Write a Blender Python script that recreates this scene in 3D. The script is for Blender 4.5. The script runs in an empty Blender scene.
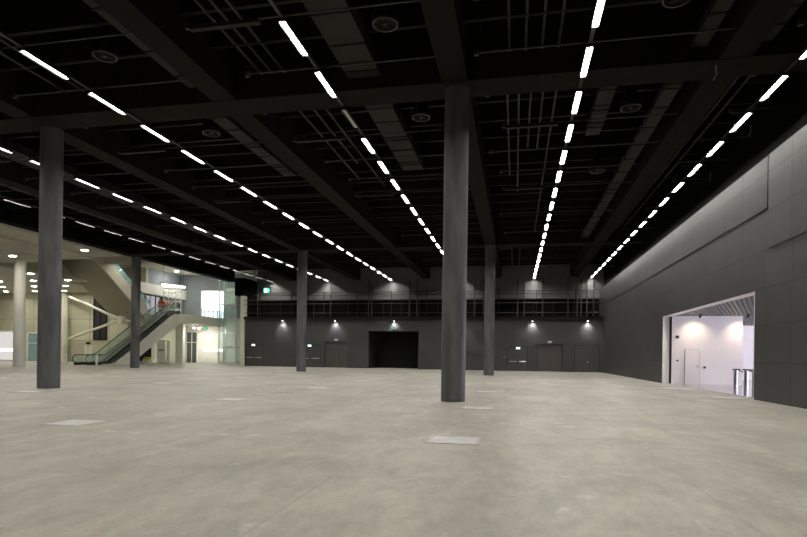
import bpy, math, random
from mathutils import Matrix, Vector
random.seed(7)
PI = math.pi
scene = bpy.context.scene
COL = scene.collection

# ------------------------------------------------------------------ camera
cam_d = bpy.data.cameras.new('camera')
cam_d.sensor_width = 36.0
cam_d.lens = 555.0 / 807.0 * 36.0
cam_d.shift_y = (355.5 - 268.5) / 807.0
cam_d.clip_start = 0.05
cam_d.clip_end = 400
cam = bpy.data.objects.new('camera', cam_d)
COL.objects.link(cam)
cam.matrix_world = (Matrix.Translation((0, 0, 1.5)) @ Matrix.Rotation(0.1984, 4, 'Z')
                    @ Matrix.Rotation(PI / 2, 4, 'X') @ Matrix.Rotation(0.0135, 4, 'Z'))
scene.camera = cam

# ------------------------------------------------------------------ world, exposure
w = bpy.data.worlds.new('world')
scene.world = w
w.use_nodes = True
w.node_tree.nodes['Background'].inputs[0].default_value = (0.75, 0.82, 1.0, 1)
w.node_tree.nodes['Background'].inputs[1].default_value = 0.35
vs = scene.view_settings
vs.view_transform = 'Standard'
vs.look = 'None'
vs.gamma = 1.0
vs.use_curve_mapping = False
vs.exposure = 0.0

LAMP = 128.0          # linear lamps of the hall
LAMP_OFF = 0.12
LOBBY = 178.0         # recessed lobby downlights
SPOT = 470.0         # wall spots above the back doors
ROOM_DAY = 4700.0     # daylight through the glazed front of the side room
ROOM_SPOT = 130.0

def area(name, loc, rot, sx, sy, power, col):
    d = bpy.data.lights.new(name, 'AREA')
    d.shape = 'RECTANGLE'; d.size = sx; d.size_y = sy
    d.energy = power; d.color = col
    o = bpy.data.objects.new(name, d)
    o.location = loc; o.rotation_euler = rot
    COL.objects.link(o)
    return o

# daylight entering the side room through its window front (x = 27)
area('window_daylight', (26.6, 31, 2.3), (0, PI / 2, 0), 3.6, 22, ROOM_DAY, (0.90, 0.87, 1.0))

# ------------------------------------------------------------------ materials
def mat(name, col, rough=0.6, var=0.0, scale=3.0, metal=0.0, spec=0.5, stretch=(1, 1, 1), bump=0.0):
    m = bpy.data.materials.new(name)
    m.use_nodes = True
    nt = m.node_tree
    b = nt.nodes['Principled BSDF']
    b.inputs['Roughness'].default_value = rough
    b.inputs['Metallic'].default_value = metal
    b.inputs['Specular IOR Level'].default_value = spec
    b.inputs['Base Color'].default_value = (*col, 1)
    tc = nt.nodes.new('ShaderNodeTexCoord')
    mp = nt.nodes.new('ShaderNodeMapping')
    mp.inputs['Scale'].default_value = stretch
    nz = nt.nodes.new('ShaderNodeTexNoise')
    nz.inputs['Scale'].default_value = scale
    nz.inputs['Detail'].default_value = 6
    nt.links.new(tc.outputs['Object'], mp.inputs[0])
    nt.links.new(mp.outputs[0], nz.inputs['Vector'])
    v = var if var else 0.04
    cr = nt.nodes.new('ShaderNodeValToRGB')
    cr.color_ramp.elements[0].position = 0.3
    cr.color_ramp.elements[1].position = 0.7
    cr.color_ramp.elements[0].color = (*[c * (1 - v) for c in col], 1)
    cr.color_ramp.elements[1].color = (*[min(1, c * (1 + v)) for c in col], 1)
    nt.links.new(nz.outputs['Fac'], cr.inputs[0])
    nt.links.new(cr.outputs[0], b.inputs['Base Color'])
    if bump:
        bp = nt.nodes.new('ShaderNodeBump')
        bp.inputs['Strength'].default_value = bump
        bp.inputs['Distance'].default_value = 0.02
        nt.links.new(nz.outputs['Fac'], bp.inputs['Height'])
        nt.links.new(bp.outputs[0], b.inputs['Normal'])
    return m

def emit(name, col, strength):
    m = bpy.data.materials.new(name)
    m.use_nodes = True
    nt = m.node_tree
    nt.nodes.remove(nt.nodes['Principled BSDF'])
    e = nt.nodes.new('ShaderNodeEmission')
    e.inputs[0].default_value = (*col, 1)
    e.inputs[1].default_value = strength
    nt.links.new(e.outputs[0], nt.nodes['Material Output'].inputs[0])
    return m

def glass(name, tint, alpha):
    m = bpy.data.materials.new(name)
    m.use_nodes = True
    nt = m.node_tree
    b = nt.nodes['Principled BSDF']
    b.inputs['Base Color'].default_value = (*tint, 1)
    b.inputs['Roughness'].default_value = 0.04
    tr = nt.nodes.new('ShaderNodeBsdfTransparent')
    tr.inputs[0].default_value = (*[0.6 + 0.4 * c for c in tint], 1)
    mx = nt.nodes.new('ShaderNodeMixShader')
    mx.inputs[0].default_value = alpha
    nt.links.new(tr.outputs[0], mx.inputs[1])
    nt.links.new(b.outputs[0], mx.inputs[2])
    nt.links.new(mx.outputs[0], nt.nodes['Material Output'].inputs[0])
    return m

def nodes_of(m):
    return m.node_tree, m.node_tree.nodes, m.node_tree.links

def floor_material():
    m = bpy.data.materials.new('worn concrete floor')
    m.use_nodes = True
    nt, N, L = nodes_of(m)
    b = N['Principled BSDF']
    b.inputs['Specular IOR Level'].default_value = 0.35
    tc = N.new('ShaderNodeTexCoord')
    def noise(scale, detail, stretch=(1, 1, 1), rot=0.0, dist=0.0, rough=0.6):
        mp = N.new('ShaderNodeMapping'); mp.inputs['Scale'].default_value = stretch
        mp.inputs['Rotation'].default_value = (0, 0, rot)
        n = N.new('ShaderNodeTexNoise'); n.inputs['Scale'].default_value = scale
        n.inputs['Detail'].default_value = detail; n.inputs['Distortion'].default_value = dist
        n.inputs['Roughness'].default_value = rough
        L.new(tc.outputs['Object'], mp.inputs[0]); L.new(mp.outputs[0], n.inputs['Vector'])
        return n.outputs['Fac']
    def ramp(src, p0, p1, c0, c1):
        r = N.new('ShaderNodeValToRGB'); e = r.color_ramp.elements
        e[0].position, e[1].position = p0, p1
        e[0].color, e[1].color = (*c0, 1), (*c1, 1)
        L.new(src, r.inputs[0]); return r.outputs[0]
    def mix(kind, fac, a, bb):
        x = N.new('ShaderNodeMix'); x.data_type = 'RGBA'; x.blend_type = kind
        if hasattr(fac, 'node'): L.new(fac, x.inputs[0])
        else: x.inputs[0].default_value = fac
        L.new(a, x.inputs[6])
        if hasattr(bb, 'node'): L.new(bb, x.inputs[7])
        else: x.inputs[7].default_value = (*bb, 1)
        return x.outputs[2]
    base = ramp(noise(0.22, 8, dist=0.6), 0.3, 0.7, FLOOR_A, FLOOR_B)
    big = ramp(noise(0.6, 6, (1, .55, 1), 0.5, 1.0), 0.32, 0.68, (.78, .79, .80), (1.10, 1.09, 1.06))
    fine = ramp(noise(5.0, 8, (1, .5, 1), rough=0.75), 0.3, 0.7, (.80, .80, .80), (1.13, 1.13, 1.13))
    streak = ramp(noise(1.3, 5, (1, .12, 1), 0.25, 0.8), 0.35, 0.65, (.90, .90, .90), (1.05, 1.05, 1.05))
    c = mix('MULTIPLY', 1.0, base, big)
    c = mix('MULTIPLY', 1.0, c, fine)
    c = mix('MULTIPLY', 1.0, c, streak)
    c = mix('MULTIPLY', 1.0, c, ramp(noise(28.0, 5, rough=0.7), 0.3, 0.7, (.86, .86, .86), (1.1, 1.1, 1.1)))
    spots = ramp(noise(0.9, 7, dist=1.5), 0.60, 0.72, (0, 0, 0), (1, 1, 1))
    c = mix('MIX', spots, c, (0.45, 0.435, 0.39))
    dark = ramp(noise(1.6, 7, (1, 1, 1), 1.1, 0.9), 0.67, 0.76, (0, 0, 0), (.6, .6, .6))
    c = mix('MIX', dark, c, (0.19, 0.18, 0.16))
    # faint lengthwise joints of the slab bays
    sp = N.new('ShaderNodeSeparateXYZ'); L.new(tc.outputs['Object'], sp.inputs[0])
    def mth(op, a, v):
        q = N.new('ShaderNodeMath'); q.operation = op; L.new(a, q.inputs[0]); q.inputs[1].default_value = v; return q.outputs[0]
    fr = mth('FRACT', mth('DIVIDE', mth('ADD', sp.outputs[0], 2.2 + 43.0), 4.3), 0.0)
    jn = mth('MULTIPLY', mth('LESS_THAN', fr, 0.008), 0.35)
    c = mix('MIX', jn, c, (0.20, 0.19, 0.165))
    L.new(c, b.inputs['Base Color'])
    r = N.new('ShaderNodeMapRange')
    r.inputs['To Min'].default_value = 0.38; r.inputs['To Max'].default_value = 0.62
    L.new(noise(0.8, 6), r.inputs['Value']); L.new(r.outputs[0], b.inputs['Roughness'])
    return m

FLOOR_A = (0.285, 0.270, 0.228)
FLOOR_B = (0.395, 0.376, 0.322)

def panel_material(name, col, py, pz, line=0.02, tone=0.16, axis=1, rough=.55, spec=.35):
    """painted wall panels: joints and a slight tone per panel (object axis: 1 = along Y, 0 = along X)"""
    m = bpy.data.materials.new(name)
    m.use_nodes = True
    nt, N, L = nodes_of(m)
    b = N['Principled BSDF']; b.inputs['Roughness'].default_value = rough
    b.inputs['Specular IOR Level'].default_value = spec
    tc = N.new('ShaderNodeTexCoord'); sp = N.new('ShaderNodeSeparateXYZ')
    L.new(tc.outputs['Object'], sp.inputs[0])
    def math_(op, a, v=None):
        n = N.new('ShaderNodeMath'); n.operation = op
        if hasattr(a, 'node'): L.new(a, n.inputs[0])
        else: n.inputs[0].default_value = a
        if v is not None:
            if hasattr(v, 'node'): L.new(v, n.inputs[1])
            else: n.inputs[1].default_value = v
        return n.outputs[0]
    u = math_('DIVIDE', sp.outputs[axis], py); vz = math_('DIVIDE', sp.outputs[2], pz)
    ju = math_('LESS_THAN', math_('FRACT', u), line / py)
    jv = math_('LESS_THAN', math_('FRACT', vz), line * .8 / pz)
    j = math_('MAXIMUM', ju, jv)
    cb = N.new('ShaderNodeCombineXYZ')
    L.new(math_('FLOOR', u), cb.inputs[0]); L.new(math_('FLOOR', vz), cb.inputs[1])
    wn = N.new('ShaderNodeTexWhiteNoise'); wn.noise_dimensions = '3D'
    L.new(cb.outputs[0], wn.inputs['Vector'])
    nz = N.new('ShaderNodeTexNoise'); nz.inputs['Scale'].default_value = 0.8; nz.inputs['Detail'].default_value = 7
    mp = N.new('ShaderNodeMapping'); mp.inputs['Scale'].default_value = (.6, .6, 1.6)
    L.new(tc.outputs['Object'], mp.inputs[0]); L.new(mp.outputs[0], nz.inputs['Vector'])
    t = math_('ADD', math_('MULTIPLY', wn.outputs['Value'], tone), math_('MULTIPLY', nz.outputs['Fac'], 0.35))
    t = math_('ADD', t, 1 - tone / 2 - .175)
    t = math_('MULTIPLY', t, math_('SUBTRACT', 1.0, math_('MULTIPLY', j, 0.55)))
    mx = N.new('ShaderNodeMix'); mx.data_type = 'RGBA'; mx.blend_type = 'MULTIPLY'; mx.inputs[0].default_value = 1
    mx.inputs[6].default_value = (*col, 1)
    cc = N.new('ShaderNodeCombineColor')
    for i in range(3): L.new(t, cc.inputs[i])
    L.new(cc.outputs[0], mx.inputs[7]); L.new(mx.outputs[2], b.inputs['Base Color'])
    return m

M = {}
M['floor'] = floor_material()
M['black'] = mat('black ceiling paint', (0.005, 0.0048, 0.0045), 0.8, .2, 1, spec=.05)
M['beam'] = mat('dark grey beam paint', (0.0135, 0.0122, 0.0100), 0.8, .15, 1.5, spec=.08)
M['steel_dark'] = mat('dark painted steel', (0.014, 0.013, 0.0115), 0.6, .15, 4, spec=.12)
M['duct'] = mat('dull grey duct sheet', (0.026, 0.024, 0.0205), 0.6, .12, 1.2, spec=.15)
M['pipe'] = mat('dull grey pipe', (0.029, 0.027, 0.0245), 0.5, .1, 4)
M['column'] = mat('dark grey raw concrete', (0.080, 0.079, 0.082), 0.55, .42, 1.6, stretch=(1.6, 1.6, .35), bump=.15)
M['wall_dark'] = panel_material('dark grey wall panels', (0.043, 0.0422, 0.0448), 2.05, 1.38, line=.06, rough=.50, spec=.6, tone=.3)
M['wall_back'] = panel_material('charcoal back wall', (0.045, 0.044, 0.043), 3.2, 5.6, line=.006, tone=.06, axis=0)
M['wall_upper'] = panel_material('grey upper wall boards', (0.13, 0.13, 0.13), 2.0, 4.0, axis=0)
M['door_brown'] = mat('dark brown door', (0.055, 0.045, 0.040), 0.5, .15, 2, stretch=(6, 1, .3))
M['door_dark'] = mat('charcoal door', (0.042, 0.041, 0.040), 0.5, .08, 2)
M['housing'] = mat('black lamp housing', (0.02, 0.02, 0.02), 0.5)
M['lamp'] = emit('lit lamp diffuser', (1.0, 0.965, 0.89), LAMP)
M['shield'] = mat('dark lamp shield', (0.007, 0.007, 0.007), 0.7, spec=.03)
M['lamp_off'] = mat('unlit lamp diffuser', (0.6, 0.58, 0.54), 0.4)
M['white'] = mat('white wall paint', (0.78, 0.75, 0.76), 0.6, .03, .8)
M['cream'] = mat('cream wall paint', (0.60, 0.60, 0.48), 0.6, .06, .8)
M['lobby_white'] = mat('off white lobby cladding', (0.80, 0.79, 0.72), 0.5, .05, .8)
M['lobby_ceiling'] = mat('pale lobby ceiling', (0.48, 0.46, 0.38), 0.7, .05, .8)
M['lobby_panel'] = panel_material('cream lobby panels', (0.44, 0.43, 0.32), 3.1, 3.0, line=.08, tone=.08, axis=0)
M['chrome'] = mat('brushed steel', (0.62, 0.62, 0.64), 0.28, .08, 5, metal=1, stretch=(8, 8, 1))
M['steel_grey'] = mat('dull bluish steel', (0.30, 0.33, 0.38), 0.35, .1, 4, metal=.6)
M['cover'] = mat('light grey steel cover', (0.47, 0.475, 0.47), 0.45, .22, 2.5)
M['cover_rim'] = mat('steel cover rim', (0.36, 0.35, 0.33), 0.4, .1, 3)
M['glass'] = glass('clear greenish glass', (0.72, 0.86, 0.82), 0.13)
M['glass_blue'] = glass('bluish balustrade glass', (0.50, 0.70, 0.72), 0.32)
M['rubber'] = mat('black rubber', (0.015, 0.015, 0.016), 0.4)
M['steps'] = mat('dark metal steps', (0.09, 0.11, 0.10), 0.4, .2, 6)
M['soffit'] = mat('olive grey stair soffit', (0.33, 0.31, 0.24), 0.6, .05, .6)
M['green'] = emit('green sign light', (0.02, 0.55, 0.28), 1.6)
M['sign_white'] = emit('white sign pictogram', (0.8, 1.0, 0.92), 3.0)
M['sign_small'] = emit('small lit door sign', (0.72, 0.92, 1.0), 1.7)
M['sign_dim'] = mat('unlit pale sign', (0.45, 0.43, 0.38), 0.5)
M['sign_green'] = emit('dim green sign', (0.35, 0.8, 0.45), 0.6)
M['daylight'] = emit('bright window', (0.92, 0.96, 1.0), 6.0)
M['linear_white'] = emit('bright light band', (0.95, 0.98, 1.0), 4.0)
M['downlight'] = emit('lit downlight', (1.0, 0.96, 0.83), LOBBY)
M['slab_spot'] = emit('bright slab spot lens', (1.0, 0.97, 0.88), 560.0)
M['blue_grey'] = mat('blue grey upper wall paint', (0.26, 0.29, 0.32), 0.6, .08, .6)
M['spot_lens'] = emit('lit spot lens', (0.95, 0.97, 1.0), 25.0)
M['shop'] = emit('lit white shop front', (1.0, 0.97, 0.93), 0.72)
M['shop_line'] = emit('bright shop light', (1.0, 1.0, 1.0), 3.0)
M['dark_pane'] = mat('dark glazing', (0.05, 0.048, 0.038), 0.08, .3, 1)
M['bollard_white'] = mat('white bollard paint', (0.88, 0.88, 0.85), 0.4)
M['red'] = mat('red paint', (0.55, 0.07, 0.03), 0.5, .1, 3)
M['yellow'] = mat('yellow webbing', (0.55, 0.45, 0.05), 0.6, .1, 3)
M['orange_brown'] = mat('brown wood top', (0.10, 0.06, 0.045), 0.4, .3, 6)
M['slat'] = mat('grey metal slats', (0.05, 0.05, 0.06), 0.45, .05, 2)
M['slat_gap'] = mat('dark slat void', (0.02, 0.02, 0.024), 0.8)
M['room_floor'] = mat('polished pale stone floor', (0.44, 0.40, 0.39), 0.10, .08, .8)
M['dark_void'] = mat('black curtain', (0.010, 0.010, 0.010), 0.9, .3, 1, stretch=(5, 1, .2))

# ------------------------------------------------------------------ mesh builder
class MB:
    def __init__(self): self.v = []; self.f = []; self.sm = []
    def add(self, vs_, fs, smooth=False):
        o = len(self.v)
        self.v += [tuple(p) for p in vs_]
        for q in fs:
            self.f.append(tuple(i + o for i in q)); self.sm.append(smooth)
        return self
    def box(self, x0, x1, y0, y1, z0, z1):
        x0, x1 = min(x0, x1), max(x0, x1); y0, y1 = min(y0, y1), max(y0, y1); z0, z1 = min(z0, z1), max(z0, z1)
        vs_ = [(x, y, z) for z in (z0, z1) for (x, y) in ((x0, y0), (x1, y0), (x1, y1), (x0, y1))]
        return self.add(vs_, [(3, 2, 1, 0), (4, 5, 6, 7), (0, 1, 5, 4), (1, 2, 6, 5), (2, 3, 7, 6), (3, 0, 4, 7)])
    def prism(self, pts, a0, a1, axis='X'):
        """polygon of pairs extruded along an axis: X -> (y,z), Y -> (x,z), Z -> (x,y)"""
        n = len(pts)
        def P(p, a):
            return (a, p[0], p[1]) if axis == 'X' else (p[0], a, p[1]) if axis == 'Y' else (p[0], p[1], a)
        vs_ = [P(p, a0) for p in pts] + [P(p, a1) for p in pts]
        fs = [tuple(range(n)), tuple(range(2 * n - 1, n - 1, -1))]
        fs += [((i + 1) % n, i, n + i, n + (i + 1) % n) for i in range(n)]
        return self.add(vs_, fs)
    def cyl(self, p0, p1, r, r1=None, n=12, cap=True):
        p0, p1 = Vector(p0), Vector(p1); r1 = r if r1 is None else r1
        d = (p1 - p0).normalized()
        a = Vector((0, 0, 1)) if abs(d.z) < .9 else Vector((1, 0, 0))
        u = d.cross(a).normalized(); v = d.cross(u)
        vs_ = []
        for p, rr in ((p0, r), (p1, r1)):
            vs_ += [p + (u * math.cos(2 * PI * i / n) + v * math.sin(2 * PI * i / n)) * rr for i in range(n)]
        self.add(vs_, [(i, (i + 1) % n, n + (i + 1) % n, n + i) for i in range(n)], True)
        if cap:
            self.add(vs_, [tuple(range(n - 1, -1, -1)), tuple(range(n, 2 * n))])
        return self
    def path(self, pts, r, n=8):
        for a, b in zip(pts[:-1], pts[1:]):
            self.cyl(a, b, r, n=n)
        return self
    def ring(self, c, r, t, h, n=28):
        """flat ring lying in z"""
        vs_ = []
        for (rr, z) in ((r, 0), (r, h), (r - t, h), (r - t, 0)):
            vs_ += [(c[0] + rr * math.cos(2 * PI * i / n), c[1] + rr * math.sin(2 * PI * i / n), c[2] + z) for i in range(n)]
        fs = []
        for k in range(4):
            k2 = (k + 1) % 4
            fs += [(k * n + i, k * n + (i + 1) % n, k2 * n + (i + 1) % n, k2 * n + i) for i in range(n)]
        return self.add(vs_, fs)
    def lathe(self, c, prof, n=24):
        vs_ = []
        for (r, z) in prof:
            vs_ += [(c[0] + r * math.cos(2 * PI * i / n), c[1] + r * math.sin(2 * PI * i / n), c[2] + z) for i in range(n)]
        fs = []
        for k in range(len(prof) - 1):
            fs += [(k * n + i, k * n + (i + 1) % n, (k + 1) * n + (i + 1) % n, (k + 1) * n + i) for i in range(n)]
        self.add(vs_, fs, True)
        self.add(vs_, [tuple(range(n - 1, -1, -1)), tuple(range((len(prof) - 1) * n, len(prof) * n))])
        return self
    def build(self, name, m, parent=None):
        me = bpy.data.meshes.new(name)
        me.from_pydata(self.v, [], self.f)
        me.polygons.foreach_set('use_smooth', self.sm)
        me.update()
        me.materials.append(m)
        o = bpy.data.objects.new(name, me)
        COL.objects.link(o)
        if parent is not None: o.parent = parent
        return o

def tag(o, label, cat, group=None, kind=None):
    o['label'] = label; o['category'] = cat
    if group: o['group'] = group
    if kind: o['kind'] = kind
    return o
def thing(name, loc, label, cat, group=None, rz=0.0):
    o = bpy.data.objects.new(name, None)
    o.empty_display_size = .2
    o.location = loc; o.rotation_euler = (0, 0, rz)
    COL.objects.link(o)
    return tag(o, label, cat, group)
def struct(name, mb, m, label, cat):
    o = mb.build(name, m)
    o['kind'] = 'structure'; o['label'] = label; o['category'] = cat
    return o
def dup(root, loc, label=None):
    r = root.copy(); COL.objects.link(r); r.location = loc
    if label: r['label'] = label
    for ch in list(root.children):
        c = ch.copy(); COL.objects.link(c); c.parent = r
        for g in list(ch.children):
            d = g.copy(); COL.objects.link(d); d.parent = c
    return r
ORD = ['first', 'second', 'third', 'fourth', 'fifth', 'sixth', 'seventh', 'eighth', 'ninth', 'tenth', 'eleventh',
       'twelfth', 'thirteenth', 'fourteenth', 'fifteenth', 'sixteenth', 'seventeenth', 'eighteenth', 'nineteenth', 'twentieth']

_Y, _R = 0.1984, 0.0135
def project(x, y, z):
    z -= 1.5
    c, s = math.cos(_Y), math.sin(_Y)
    u, d = c * x + s * y, -s * x + c * y
    if d < .1: return None
    u, v = 555 * u / d, -555 * z / d
    return 403.5 + math.cos(_R) * u - math.sin(_R) * v, 355.5 + math.sin(_R) * u + math.cos(_R) * v
def seen(p): return p is not None and 0 <= p[0] <= 807 and 0 <= p[1] <= 537

YF, YB = -6.0, 60.8            # front and back of the hall
XR = 8.95                      # right wall face
XL = -35.0                     # open left side of the hall (column line)
CEIL = 12.9

# ================================================================== STRUCTURE
struct('floor', MB().box(-84, XR + .42, YF - .5, 80, -0.3, 0), M['floor'],
       'wide worn beige grey concrete floor of the hall', 'floor')
struct('ceiling', MB().box(XL - .4, 12, YF - .5, 64, CEIL, CEIL + .3), M['black'],
       'black painted ceiling slab high above the beams', 'ceiling')
# right wall with the wide portal
P0, P1, PH = 23.42, 36.85, 4.13
mb = MB()
WT = .40
mb.box(XR, XR + WT, YF, P0, 0, 8.95).box(XR, XR + WT, P1, 63.8, 0, 8.95).box(XR, XR + WT, P0, P1, PH, 8.95)
mb.box(XR - .03, XR, 22.4, YB - .02, 7.05, 8.95)                 # proud upper band
mb.box(XR - .045, XR, YF, 22.25, 5.57, 8.95)
struct('wall_right', mb, M['wall_dark'], 'dark grey panelled wall along the right side with a wide opening', 'wall')
struct('wall_right_upper', MB().box(XR + WT + .02, XR + .9, YF, 63.8, 8.9, CEIL), M['black'],
       'black set back wall strip above the grey right wall', 'wall')
# portal lining
lin = MB()
lin.box(XR - .01, XR + WT - .02, P1 - .03, P1, 0, PH).box(XR - .01, XR + WT - .02, P0, P0 + .04, 0, PH)
lin.box(XR - .01, XR + WT - .02, P0 + .04, P1 - .04, PH - .035, PH)
struct('trim_1', lin, M['white'], 'white lining of the wide opening in the right wall', 'trim')
# back wall with openings
mb = MB()
X0, X1 = -31.45, XR
ops = [(-31.3, -29.1, 2.58), (-24.3, -22.0, 2.58), (-21.5, -18.75, 2.92), (-16.3, -10.55, 4.22), (-0.85, 1.3, 2.58), (2.3, 4.95, 2.88), (6.1, 8.65, 2.86)]
px = X0
for a, b, h in ops:
    if a != -16.3: mb.box(a, b, YB + .36, YB + .4, 0, h)
    mb.box(px, a, YB, YB + .4, 0, 5.5); mb.box(a, b, YB, YB + .4, h, 5.5); px = b
mb.box(px, X1, YB, YB + .4, 0, 5.5)
struct('wall_back', mb, M['wall_back'], 'charcoal back wall with flush doors and a large black opening', 'wall')
struct('wall_back_recess', MB().box(-31.3, X1, 63.75, 63.95, 5.3, 8.0), M['black'],
       'black recess wall behind the catwalk railing', 'wall')
struct('wall_back_upper', MB().box(-31.3, XR - .0, 63.5, 63.8, 8.0, CEIL).box(XR, XR + .42, 63.5, 63.8, 8.95, CEIL), M['wall_upper'],
       'grey boarded upper back wall set back behind the catwalk', 'wall')
struct('wall_front', MB().box(-84, 12, YF - .5, YF, 0, CEIL), M['wall_back'], 'dark end wall of the hall behind the camera', 'wall')
struct('trim_2', MB().box(-31.95, -31.46, 60.6, 61.3, 0, 8.3), M['cream'],
       'cream edge strip ending the charcoal back wall at the lobby', 'trim')
struct('trim_3', MB().box(-32.6, -31.4, 60.4, 63.2, 8.32, 10.4), M['black'],
       'black box end of the ceiling edge above the cream strip', 'trim')
struct('trim_%d' % 90, MB().box(-31.44, -31.3, 61.25, 63.7, 5.7, 10.38), M['black'], 'black end panel closing the catwalk recess at the lobby', 'trim')
# recess behind the black opening
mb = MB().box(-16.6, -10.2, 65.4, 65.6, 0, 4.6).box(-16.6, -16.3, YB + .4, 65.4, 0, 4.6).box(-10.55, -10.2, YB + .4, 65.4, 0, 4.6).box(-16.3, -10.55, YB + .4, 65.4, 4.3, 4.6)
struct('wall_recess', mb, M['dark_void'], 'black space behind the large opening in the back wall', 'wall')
# beams
BZ = 10.40
n = 4
for y in (18.55, 45.3):
    struct('trim_%d' % n, MB().box(XL - .5, 9.5, y - .6, y + .6, BZ, CEIL), M['beam'],
           'dark transverse ceiling beam over the %s row of columns' % ('near' if y < 30 else 'far'), 'beam'); n += 1
for x, wd, lab in ((6.25, .89, 'between the two light rows nearest the right wall'), (-2.05, .84, 'over the large central column'),
                   (-10.2, .89, 'in the middle of the hall left of the centre'), (-18.55, .89, 'over the second column from the left edge'),
                   (-26.6, .89, 'in the left part of the hall')):
    mb = MB()
    for y0, y1 in ((YF, 17.95), (19.15, 44.7), (45.9, 63.5)):
        mb.box(x - wd / 2, x + wd / 2, y0, y1, BZ + .02, CEIL)
    struct('trim_%d' % n, mb, M['beam'], 'dark lengthwise ceiling beam ' + lab, 'beam'); n += 1
mb = MB().box(XL - .5, XL + .45, YF, 17.95, 10.42, CEIL).box(XL - .5, XL + .45, 19.15, 44.7, 10.42, CEIL).box(XL - .5, XL + .45, 45.9, 64.0, 10.42, CEIL)
struct('trim_%d' % n, mb, M['black'], 'black edge beam between the hall ceiling and the bright lobby', 'beam'); n += 1
# slender joists under the slab, one object each
jy = YF + 1.0
while jy < 62:
    if min(abs(jy - 18.6), abs(jy - 45.3)) > .7:
        mb = MB()
        for x0, x1 in ((-34.55, -27.05), (-26.15, -19.0), (-18.1, -10.65), (-9.75, -2.47), (-1.63, 5.8), (6.7, 9.5)):
            mb.box(x0, x1, jy - .07, jy + .07, 11.35, 11.62)
            mb.box(x0, x1, jy - .03, jy + .03, 11.62, CEIL)
        struct('trim_%d' % n, mb, M['steel_dark'], 'slender dark steel joist spanning between the lengthwise ceiling beams', 'joist'); n += 1
    jy += 1.78

# ================================================================== COLUMNS
for x, y, lab in ((-2.02, 18.55, 'large round dark concrete column standing in the middle of the hall'),
                  (-2.06, 45.1, 'round dark concrete column seen just right of the big central one'),
                  (-18.1, 45.25, 'round dark concrete column in front of the left part of the back wall'),
                  (-18.4, 19.1, 'big round dark concrete column near the left edge of the photo'),
                  (-35.05, 46.2, 'round dark concrete column standing in front of the escalator')):
    t = thing('concrete_column', (x, y, 0), lab, 'column', 'round concrete columns')
    MB().cyl((0, 0, .012), (0, 0, BZ), .405, n=48).build('shaft', M['column'], t)
    MB().cyl((0, 0, 0), (0, 0, .012), .41, n=48).build('base_joint', M['rubber'], t)

# ================================================================== LAMP ROWS
ROWS = [(8.0, 'row by right wall'),
        (1.95, 'row right of central column'),
        (-6.12, 'row left of central column'),
        (-14.2, 'row crossing upper left'),
        (-21.95, 'row behind leftmost column'),
        (-29.05, 'row nearest the lobby')]
LZ = 10.26
def make_lamp(lit, label, loc, group):
    t = thing('linear_lamp', loc, label, 'lamp', group)
    h = MB().box(-.085, .085, 0, 1.68, .02, .06)
    h.box(-.098, -.085, 0, 1.68, -.057, .06).box(.085, .098, 0, 1.68, -.057, .06)
    h.box(-.085, .085, -.012, 0, -.05, .06).box(-.085, .085, 1.68, 1.692, -.05, .06)
    ho = h.build('housing', M['housing'], t)
    r = MB().box(-.0845, -.082, .002, 1.678, -.049, .0).box(.082, .0845, .002, 1.678, -.049, .0)
    r.build('side_shield', M['shield'], t)
    MB().box(-.08, .08, .01, 1.67, .0, .018).build('diffuser', M['lamp'] if lit else M['lamp_off'], t)
    return t
protos = {}
for ri, (rx, rlab) in enumerate(ROWS):
    tr = thing('lighting_track', (rx, 0, 0), 'slim black track carrying the lamps of the ' + rlab, 'lighting track', 'black lighting tracks')
    k0 = -6
    MB().box(-.05, .05, 13.62 + 2.655 * k0 - .5, 63.3, LZ + .065, LZ + .12).build('rail', M['housing'], tr)
    cnt = 0
    for k in range(-6, 19):
        y = 13.62 + 2.655 * k
        pa, pb = project(rx, y + .2, LZ), project(rx, y + 1.5, LZ)
        vis = seen(pa) or seen(pb)
        if vis: cnt += 1
        lit = 1
        if ri == 2 and k == 2: lit = 0
        if vis:
            state = 'unlit grey' if not lit else 'dimly seen' if ri == 5 else 'bright'
            lab = '%s lamp, %s from the near end, %s' % (state, ORD[cnt - 1], rlab)
            g = 'linear lamps of the ceiling rows'
        else:
            lab = 'lit linear lamp overhead, above the frame of the photo'
            g = 'linear lamps above the frame'
        if lit not in protos:
            protos[lit] = make_lamp(lit, lab, (rx, y, LZ), g)
        else:
            o = dup(protos[lit], (rx, y, LZ), lab); o['group'] = g
        yy = y - .5
        top = BZ if min(abs(yy - 18.55), abs(yy - 45.3)) < .62 else CEIL
        MB().cyl((0, yy, LZ + .12), (0, yy, top), .012, n=6).build('hanger', M['steel_dark'], tr)

# ================================================================== CEILING SERVICES
# big flat ducts
def duct(x0, x1, y0, y1, z0, z1, label, seams=1.55):
    t = thing('ventilation_duct', ((x0 + x1) / 2, y0, z0), label, 'duct', 'flat ceiling ducts')
    hw = (x1 - x0) / 2
    MB().box(-hw, hw, 0, y1 - y0, 0, z1 - z0).build('duct_body', M['duct'], t)
    y = .6
    while y < y1 - y0 - .2:
        MB().box(-hw - .03, hw + .03, y, y + .07, -.03, z1 - z0 + .02).build('flange', M['steel_dark'], t)
        y += seams
    for yy in (.9, (y1 - y0) / 2, y1 - y0 - .9):
        for s in (-1, 1):
            MB().cyl((s * (hw + .06), yy, -.02), (s * (hw + .06), yy, CEIL - z0), .015, n=6).build('hanger', M['steel_dark'], t)
        MB().box(-hw - .08, hw + .08, yy - .02, yy + .02, -.06, -.03).build('cradle', M['steel_dark'], t)
    return t
duct(-5.62, -4.5, 6.0, 17.9, 10.78, 11.3, 'flat grey duct in the near bay left of the central column')
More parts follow.
